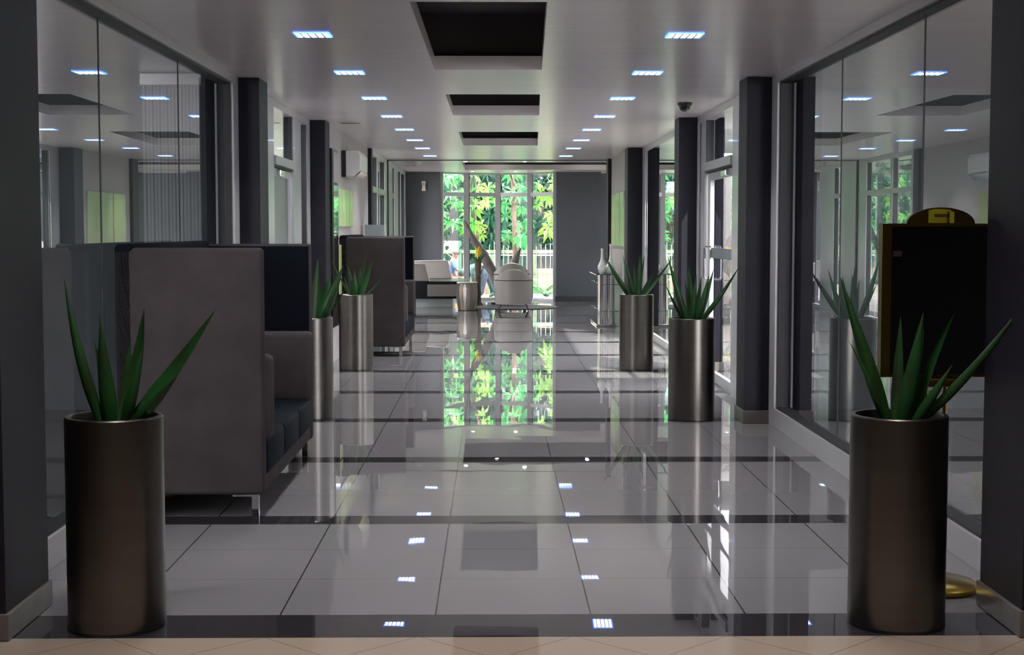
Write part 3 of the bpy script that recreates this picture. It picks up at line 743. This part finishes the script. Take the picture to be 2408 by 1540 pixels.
MB().tube([(0.02, 1.545, 0.845), (0.80, 1.545, 0.865), (0.85, 1.545, 0.835), (0.925, 1.545, 0.503)], 0.008, seg=8).build('piping', 'pipe', bk, smooth=60)

# glass shelf stand with vases
st = empty('shelf_stand', 'chrome column stand with glass shelves by the right wall', 'shelf', (1.72, 22.85, 0))
MB().box(-0.14, 0.21, -0.15, 1.3, 0.001, 0.035, bev=0.005).build('base_plate', 'chrome', st)
m = MB().lathe([(0.075, 0.035), (0.075, 0.79)], (-0.045, 0), seg=40); m.lathe([(0.085, 0.035), (0.085, 0.79)], (0.06, 0.02), seg=40)
m.build('column', 'chrome', st, smooth=60)
m = MB().lathe([(0.075, 0.035), (0.075, 0.79)], (0.05, 1.05), seg=40).build('column', 'chrome', st, smooth=60)
for z, x0, y0, y1 in ((0.80, -0.16, -0.2, 1.25), (0.65, -0.09, -0.16, 1.2), (0.24, -0.09, -0.16, 1.2)):
    MB().box(x0, 0.2, y0, y1, z - 0.009, z + 0.001).build('glass_shelf', 'glass_g', st)
for y in (0.2, 0.95):
    for z in (0.67, 0.26): MB().tube([(-0.15, y, z), (-0.05, y, z)], 0.01).build('shelf_peg', 'chrome', st, smooth=50)
def vase(label, loc, H, s=1.0, mt='porc'):
    r = empty('vase', label, 'vase', loc, group='tall porcelain vases on the glass stand')
    b = 0.045 * s / 0.045
    p = [(0, 0.0), (0.035, 0.0), (0.052, 0.03), (0.068, 0.08), (0.066, 0.12), (0.045, 0.17), (0.024, 0.22), (0.017, 0.28), (0.016, H - 0.05), (0.022, H - 0.01), (0.024, H), (0.018, H), (0.012, H - 0.03)]
    MB().lathe([(x * s, z) for x, z in p], seg=32).build('body', mt, r, smooth=60)
    if mt == 'porc':
        m = MB()
        for k in range(9):
            a = math.pi * (1.1 + 0.8 * rnd.random()); z = 0.05 + 0.1 * rnd.random()
            rr = 0.066 * s
            m.ball((rr * math.cos(a), rr * math.sin(a), z), 0.006, seg=8)
        m.build('painted_blossoms', M['yellow'] if H < 0.4 else 'redcloth', r)
    return r
vase('white bottle vase with small painted flowers, front left on glass stand', (1.665, 22.78, 0.802), 0.39)
vase('taller white bottle vase standing right on the glass stand', (1.80, 22.86, 0.802), 0.46)
vase('beige bottle vase behind the white ones on the stand', (1.735, 23.6, 0.802), 0.34, 1.0, 'cream')

# driftwood sculptures, yellow plant
def rough_tube(m, pts, r, seg=10):
    m.tube(pts, r, seg)
dr = empty('driftwood_sculpture', 'tall leaning grey driftwood piece behind the armchairs', 'sculpture', (0.14, 29.75, 0))
m = MB()
P = [(0.02, 0, 0.03), (-0.02, 0, 0.35), (-0.12, 0, 0.58), (-0.24, 0.02, 0.78), (-0.33, 0.0, 0.98), (-0.48, 0.02, 1.18), (-0.58, 0.0, 1.36), (-0.64, 0.02, 1.5), (-0.71, 0.02, 1.66)]
m.tube(P, [0.12, 0.12, 0.10, 0.105, 0.09, 0.085, 0.05, 0.045, 0.012], seg=12)
m.build('trunk', 'drift', dr, smooth=50)
MB().tube([(0.02, 0, 0.4), (0.12, 0, 0.62), (0.28, 0.01, 0.78), (0.34, 0.0, 0.98), (0.41, 0.0, 1.11)], [0.08, 0.07, 0.085, 0.06, 0.01], seg=12).build('branch', 'drift', dr, smooth=50)
MB().lathe([(0, 0), (0.2, 0), (0.2, 0.03), (0, 0.035)], seg=32).build('base', 'darkpl', dr, smooth=40)
yp = empty('yellow_bromeliad', 'yellow flowering plant in a tall slim brown vase', 'potted plant', (-0.30, 29.4, 0))
MB().lathe([(0, 0.001), (0.10, 0.001), (0.06, 0.05), (0.05, 0.4), (0.065, 0.8), (0.075, 0.86), (0.06, 0.86), (0.05, 0.80), (0, 0.8)], seg=32).build('tall_vase', 'bark', yp, smooth=40)
m = MB()
for k in range(14):
    a = k * 2.4; e = 0.12 + 0.10 * rnd.random()
    m.leaf((0.02 * math.cos(a), 0.02 * math.sin(a), 0.82), (e * math.cos(a), e * math.sin(a), 0.93 + 0.10 * rnd.random()), 0.03, bow=0.1, n=6)
m.build('foliage', 'leaf_b', yp)
m = MB()
for k in range(16):
    a = k * 2.4; e = 0.03 + 0.09 * rnd.random()
    m.leaf((0.01 * math.cos(a), 0.01 * math.sin(a), 0.90), (e * math.cos(a), e * math.sin(a), 1.02 + 0.16 * rnd.random()), 0.035, bow=0.05, n=6)
m.build('flower_bracts', 'yellow', yp)

# ------------------------------------------------------------------ garden
struct(MB().box(-40, 40, -10, 80, -0.25, -0.12).build('ground', 'pave'))

def palmate(m, c, size, rng, droop=0.5):
    """a cluster of long leaflets spreading from one point and hanging down"""
    n = rng.randint(6, 9); ph = rng.random() * 6.28
    tilt = Vector((rng.uniform(-.5, .5), rng.uniform(-1.0, -0.2), rng.uniform(0.1, 0.8))).normalized()
    u = tilt.cross(Vector((0, 0, 1))).normalized(); w = tilt.cross(u)
    for k in range(n):
        a = ph + k * 6.283 / n
        d = (u * math.cos(a) + w * math.sin(a)) + Vector((0, 0, -droop * rng.random()))
        d.normalize(); L_ = size * rng.uniform(0.7, 1.0); c0 = Vector(c)
        s_ = d.cross(tilt).normalized() * L_ * 0.17
        mid = c0 + d * L_ * 0.55 + tilt * 0.05 * L_; tip = c0 + d * L_ - Vector((0, 0, L_ * 0.22))
        v = [m.b.verts.new(p) for p in (c0, mid - s_, tip, mid + s_)]
        m.b.faces.new(v)
def tree(label, loc, h, rx, ry, z0, z1, count, size, mt, seed, name='garden_tree', bough=True):
    rng = random.Random(seed)
    r = empty(name, label, 'tree', loc, group='trees outside the end window')
    t = MB(); top = (rng.uniform(-.2, .2), 0.1, h)
    t.tube([(0, 0, 0), (rng.uniform(-.1, .1), 0, h * 0.35), (rng.uniform(-.15, .15), 0.05, h * 0.7), top], [0.07, 0.06, 0.05, 0.025], seg=10)
    for k in range(5):
        a = k * 1.3 + rng.random(); zz = h * (0.35 + 0.12 * k)
        t.tube([(0, 0.03, zz), (rx * 0.35 * math.cos(a), ry * 0.35 * math.sin(a), zz + 0.25), (rx * 0.75 * math.cos(a), ry * 0.75 * math.sin(a), zz + 0.35)], [0.045, 0.03, 0.012], seg=7)
    t.build('trunk', 'bark', r, smooth=60)
    m = MB()
    for k in range(count):
        a = rng.random() * 6.283; q = math.sqrt(rng.random())
        palmate(m, (rx * q * math.cos(a), ry * q * math.sin(a), rng.uniform(z0, z1)), size * rng.uniform(.7, 1.2), rng)
    m.build('crown', mt, r)
    return r
T = [('bright leafed tree left outside the end window', (-1.25, 33.8, -0.12), 3.6, 0.45, 0.35, 1.6, 3.3, 26, 0.27, 'leaf_b', 1),
     ('lime leafed tree straight outside the window middle', (-0.45, 36.3, -0.12), 3.7, 0.42, 0.4, 1.35, 3.4, 24, 0.27, 'leaf_y', 2),
     ('bright leafed tree right of the middle mullion outside', (0.5, 34.7, -0.12), 3.7, 0.42, 0.35, 1.35, 3.3, 24, 0.27, 'leaf_b', 3),
     ('light green tree at the right edge of the end window', (1.55, 35.2, -0.12), 3.8, 0.5, 0.4, 1.5, 3.4, 26, 0.27, 'leaf_y', 4),
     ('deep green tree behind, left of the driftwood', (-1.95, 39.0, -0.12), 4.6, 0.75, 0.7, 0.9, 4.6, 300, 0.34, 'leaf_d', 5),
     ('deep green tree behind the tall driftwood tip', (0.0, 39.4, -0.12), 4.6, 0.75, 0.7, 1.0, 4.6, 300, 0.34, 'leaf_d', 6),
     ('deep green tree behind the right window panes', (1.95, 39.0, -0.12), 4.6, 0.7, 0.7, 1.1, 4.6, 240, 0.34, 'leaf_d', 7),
     ('dense green tree beyond the left lobby glazing', (-4.4, 23.5, -0.12), 4.0, 1.2, 2.4, 0.8, 4.2, 360, 0.34, 'leaf_b', 8),
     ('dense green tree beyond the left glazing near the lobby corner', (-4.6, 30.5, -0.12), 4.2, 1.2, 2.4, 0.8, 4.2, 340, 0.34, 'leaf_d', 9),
     ('lime green tree beyond the right hand window', (4.4, 19.2, -0.12), 4.0, 0.9, 1.9, 0.9, 4.2, 300, 0.32, 'leaf_b', 10),
     ('leafy tree outside the right glass door', (4.6, 14.6, -0.12), 4.0, 0.6, 0.7, 1.9, 4.2, 90, 0.30, 'leaf_y', 11),
     ('leafy tree outside the right hand lobby windows', (6.6, 27.6, -0.12), 4.2, 1.3, 2.4, 0.6, 4.2, 380, 0.34, 'leaf_b', 12),  # unseen tree added to cut the white sky mirrored in the bay panes
     ('leafy tree outside the lobby corner on the right', (6.4, 32.2, -0.12), 4.2, 1.1, 1.5, 0.5, 4.2, 300, 0.34, 'leaf_d', 13),  # added out of view, dims the sky mirrored in the outer bay pane
     ('leafy tree beyond the right hand pillars, outside', (6.6, 23.0, -0.12), 4.2, 1.1, 1.5, 0.5, 4.2, 300, 0.34, 'leaf_d', 14)]  # added out of view, dims the sky mirrored in the next bay pane
for a in T: tree(*a)

# garden wall with pickets
gw = empty('garden_wall', 'sunlit cream garden wall with piers behind the window', 'wall', (0, 37.0, -0.12))
m = MB().box(-3.5, 4.5, 0, 0.2, 0, 0.62); m.box(-3.5, 4.5, -0.03, 0.23, 1.0, 1.08)
for x in (-3.4, -2.5, -1.6, -0.75, -0.1, 0.9, 1.8, 2.7, 3.8): m.box(x, x + 0.16, 0.0, 0.2, 0.62, 1.0)
m.build('masonry', 'cream_st', gw)
fp = empty('picket_fence', 'thin white metal picket fence in front of the garden wall', 'fence', (0.1, 36.6, -0.12))
m = MB()
for k in range(17): 
    x = -0.2 + k * 0.115; m.box(x, x + 0.014, 0, 0.014, 0.0, 1.18 + 0.12 * rnd.random())
m.build('pickets', 'pipe', fp)
MB().box(-0.22, 1.72, 0.02, 0.04, 0.95, 0.98).box(-0.22, 1.72, 0.02, 0.04, 0.35, 0.38).build('rails', 'pipe', fp)
struct(MB().box(-9, 9, 43, 43.5, -0.12, 6.5).build('dark_backing_wall', 'dark_backing'))  # dark backing added behind the garden so the window view stays darker
o = struct(MB().box(-4.0, -0.9, 40.5, 42, -0.12, 1.15).build('background_building', M['pipe']))
struct(MB().box(5.9, 6.1, 12.5, 22, -0.12, 2.35).build('garden_boundary_right', 'beigepan'))
struct(MB().box(9.0, 9.2, 18, 40, -0.12, 3.2).build('sky_screen_east', 'beigepan'))  # unseen screen added against bright sky in the bay's reflections
struct(MB().box(-7.2, -7.0, 12, 40, -0.12, 2.5).build('garden_boundary_left', 'cream_st'))
struct(MB().box(-3.4, -3.2, 12.41, 17.5, -0.12, 2.6).build('wall_passage_left', 'wall'))
struct(MB().box(-3.4, -2.11, 17.5, 17.6, -0.12, 2.64).build('wall_passage_end', 'wall'))

def frond_plant(label, loc, n, L_, mt, seed, name='palm_plant'):
    rng = random.Random(seed); r = empty(name, label, 'plant', loc, group='low plants outside the window'); m = MB()
    for k in range(n):
        a = k * 6.283 / n + rng.random() * .4; e = rng.uniform(0.5, 1.1)
        pts = []
        for i in range(9):
            t = i / 8; pts.append(Vector((L_ * t * math.cos(a) * math.cos(e * (1 - t * .9)), L_ * t * math.sin(a) * math.cos(e * (1 - t * .9)), L_ * (math.sin(e) * t - 0.55 * t * t) + 0.15)))
        m.tube(pts, [0.012 * (1 - i / 9) + 0.002 for i in range(9)], seg=5)
        for i in range(1, 9):
            d = (pts[i] - pts[i - 1]).normalized(); sd = d.cross(Vector((0, 0, 1))).normalized()
            for s_ in (-1, 1):
                for j in (0, 0.5):
                    p = pts[i - 1].lerp(pts[i], j); tip = p + (sd * s_ * 0.8 + d * 0.7 - Vector((0, 0, 0.3))) * L_ * 0.28 * (1 - abs(i / 9 - 0.4))
                    v = [m.b.verts.new(q) for q in (p - d * 0.008, tip, p + d * 0.012)]; m.b.faces.new(v)
    m.build('fronds', mt, r)
    return r
frond_plant('arching palm outside the right pane of the end window', (1.15, 33.6, -0.12), 11, 0.95, 'leaf_b', 21)
frond_plant('low palm outside behind the armchairs', (0.2, 32.5, -0.12), 9, 0.4, 'leaf_b', 22)
frond_plant('small palm outside beside the seated person', (-0.62, 33.1, -0.12), 9, 0.45, 'leaf_d', 23)
frond_plant('bright low plant outside at the left window jamb', (-1.15, 32.7, -0.12), 10, 0.6, 'leaf_y', 24)
frond_plant('low leafy plant outside by the right jamb', (1.15, 32.2, -0.12), 12, 0.35, 'leaf_b', 25)

# ------------------------------------------------------------------ people in the garden
def body(r, name, joints, bones, radii, mt):
    me = bpy.data.meshes.new(name); me.from_pydata(joints, bones, [])
    o = bpy.data.objects.new(name, me); C.objects.link(o); o.parent = r
    sk = o.modifiers.new('skin', 'SKIN'); sb = o.modifiers.new('sub', 'SUBSURF'); sb.levels = 2; sb.render_levels = 2
    if not me.skin_vertices:
        bm = bmesh.new(); bm.from_mesh(me); bm.verts.layers.skin.verify(); bm.to_mesh(me); bm.free()
    for i, v in enumerate(me.skin_vertices[0].data):
        v.radius = radii[i] if isinstance(radii[i], tuple) else (radii[i], radii[i]); v.use_root = (i == 0)
    me.materials.append(M[mt]); sk.use_smooth_shade = True
    return o
def person(label, loc, rz, pose, top, legs):
    r = empty('person', label, 'person', loc, rz)
    P = pose
    J = [P['pelvis'], P['waist'], P['chest'], P['neck'], P['head'], P['head2'],
         P['shL'], P['elL'], P['haL'], P['shR'], P['elR'], P['haR'],
         P['hipL'], P['knL'], P['anL'], P['toL'], P['hipR'], P['knR'], P['anR'], P['toR']]
    Bn = [(0, 1), (1, 2), (2, 3), (3, 4), (4, 5), (2, 6), (6, 7), (7, 8), (2, 9), (9, 10), (10, 11), (0, 12), (12, 13), (13, 14), (14, 15), (0, 16), (16, 17), (17, 18), (18, 19)]
    Rd = [(.13, .10), (.12, .09), (.15, .10), .05, (.075, .085), (.07, .08), .055, .04, .025, .055, .04, .025, .085, .06, .04, .03, .085, .06, .04, .03]
    body(r, 'body', J, Bn, Rd, 'skin')
    g = lambda *n: [P[k] for k in n]
    body(r, 'shirt', g('waist', 'chest', 'shL', 'elL', 'shR', 'elR', 'pelvis'), [(0, 1), (1, 2), (2, 3), (1, 4), (4, 5), (0, 6)], [(.14, .11), (.17, .12), .075, .055, .075, .055, (.145, .115)], top)
    body(r, 'trousers', g('pelvis', 'hipL', 'knL', 'anL', 'hipR', 'knR', 'anR'), [(0, 1), (1, 2), (2, 3), (0, 4), (4, 5), (5, 6)], [(.145, .115), .10, .075, .055, .10, .075, .055], legs)
    # face and hair/cap follow the head
    H = Vector(P['head2']); f = Vector(P['face']).normalized()
    sd = f.cross(Vector((0, 0, 1))).normalized()
    MB().ball(H + f * 0.095 - Vector((0, 0, 0.02)), 0.016, seg=8).build('nose', 'skin', r, smooth=60)
    for s_ in (-1, 1): MB().ball(H + sd * s_ * 0.085, 0.02, 0.6, 1, 1.4, seg=8).build('ear', 'skin', r, smooth=60)
    for s_ in (-1, 1): MB().ball(H + f * 0.083 + sd * s_ * 0.03 + Vector((0, 0, 0.01)), 0.01, seg=8).build('eye', 'pipe', r, smooth=60)
    m = MB().ball(H + Vector((0, 0, 0.035)), 0.096, 1, 1, 0.85, seg=20)
    pk = H + f * 0.13 + Vector((0, 0, 0.03)); m.ball(pk, 0.06, 1.1, 1.1, 0.15, seg=14)
    m.build('cap', 'cap', r, smooth=60)
    # hands: palm and five fingers
    for k, e in (('haL', 'elL'), ('haR', 'elR')):
        h = Vector(P[k]); d = (h - Vector(P[e])).normalized(); s2 = d.cross(f).normalized() if d.cross(f).length > 0.1 else sd
        m = MB().ball(h + d * 0.04, 0.04, 0.8, 0.8, 1.0, seg=10)
        for q in range(4):
            b0 = h + d * 0.07 + s2 * (q - 1.5) * 0.019; m.tube([b0, b0 + d * 0.035, b0 + d * 0.06 + f * 0.015 - Vector((0, 0, 0.01))], [0.009, 0.008, 0.006], seg=6)
        b0 = h + d * 0.03 + s2 * 0.035; m.tube([b0, b0 + s2 * 0.025 + d * 0.02, b0 + s2 * 0.03 + d * 0.045], [0.01, 0.009, 0.007], seg=6)
        m.build('hand', 'skin', r, smooth=60)
    return r
# seated on a garden bench, facing right
seat = dict(pelvis=(0, 0, .50), waist=(.0, 0, .68), chest=(.03, 0, .90), neck=(.06, 0, 1.06), head=(.09, 0, 1.14), head2=(.11, 0, 1.20), face=(1, 0, -0.1),
            shL=(.04, -.17, 1.0), elL=(.12, -.22, .76), haL=(.34, -.14, .66), shR=(.04, .17, 1.0), elR=(.12, .22, .76), haR=(.34, .14, .66),
            hipL=(.05, -.09, .48), knL=(.45, -.11, .50), anL=(.45, -.11, .09), toL=(.58, -.12, .05), hipR=(.05, .09, .48), knR=(.44, .11, .50), anR=(.50, .11, .09), toR=(.62, .12, .05))
person('person in grey cap and blue shirt seated outside the left window pane', (-0.98, 35.2, -0.12), 0, seat, 'bluecloth', 'redcloth').scale = (0.88, 0.88, 0.86)
bn = empty('garden_bench', 'plain garden bench under the seated person outside', 'bench', (-0.98, 35.2, -0.12))
MB().box(-0.2, 0.28, -0.6, 0.6, 0.27, 0.30).build('seat', 'bark', bn)
for y in (-0.55, 0.45): MB().box(-0.18, 0.24, y, y + 0.1, 0, 0.27).build('leg', 'bark', bn)
bend = dict(pelvis=(0, 0, .72), waist=(-.14, 0, .76), chest=(-.34, 0, .72), neck=(-.46, 0, .64), head=(-.53, 0, .60), head2=(-.58, 0, .57), face=(-0.6, 0, -0.8),
            shL=(-.36, -.16, .68), elL=(-.36, -.20, .44), haL=(-.44, -.16, .24), shR=(-.36, .16, .68), elR=(-.36, .2, .44), haR=(-.46, .14, .24),
            hipL=(-.02, -.09, .68), knL=(-.10, -.12, .38), anL=(-.16, -.12, .09), toL=(-.28, -.12, .05), hipR=(.04, .09, .66), knR=(.16, .12, .38), anR=(.24, .12, .09), toR=(.12, .12, .05))
person('person in patterned grey shirt and jeans bending over outside the window', (-0.18, 34.2, -0.12), 0.35, bend, 'plaid', 'jeans')
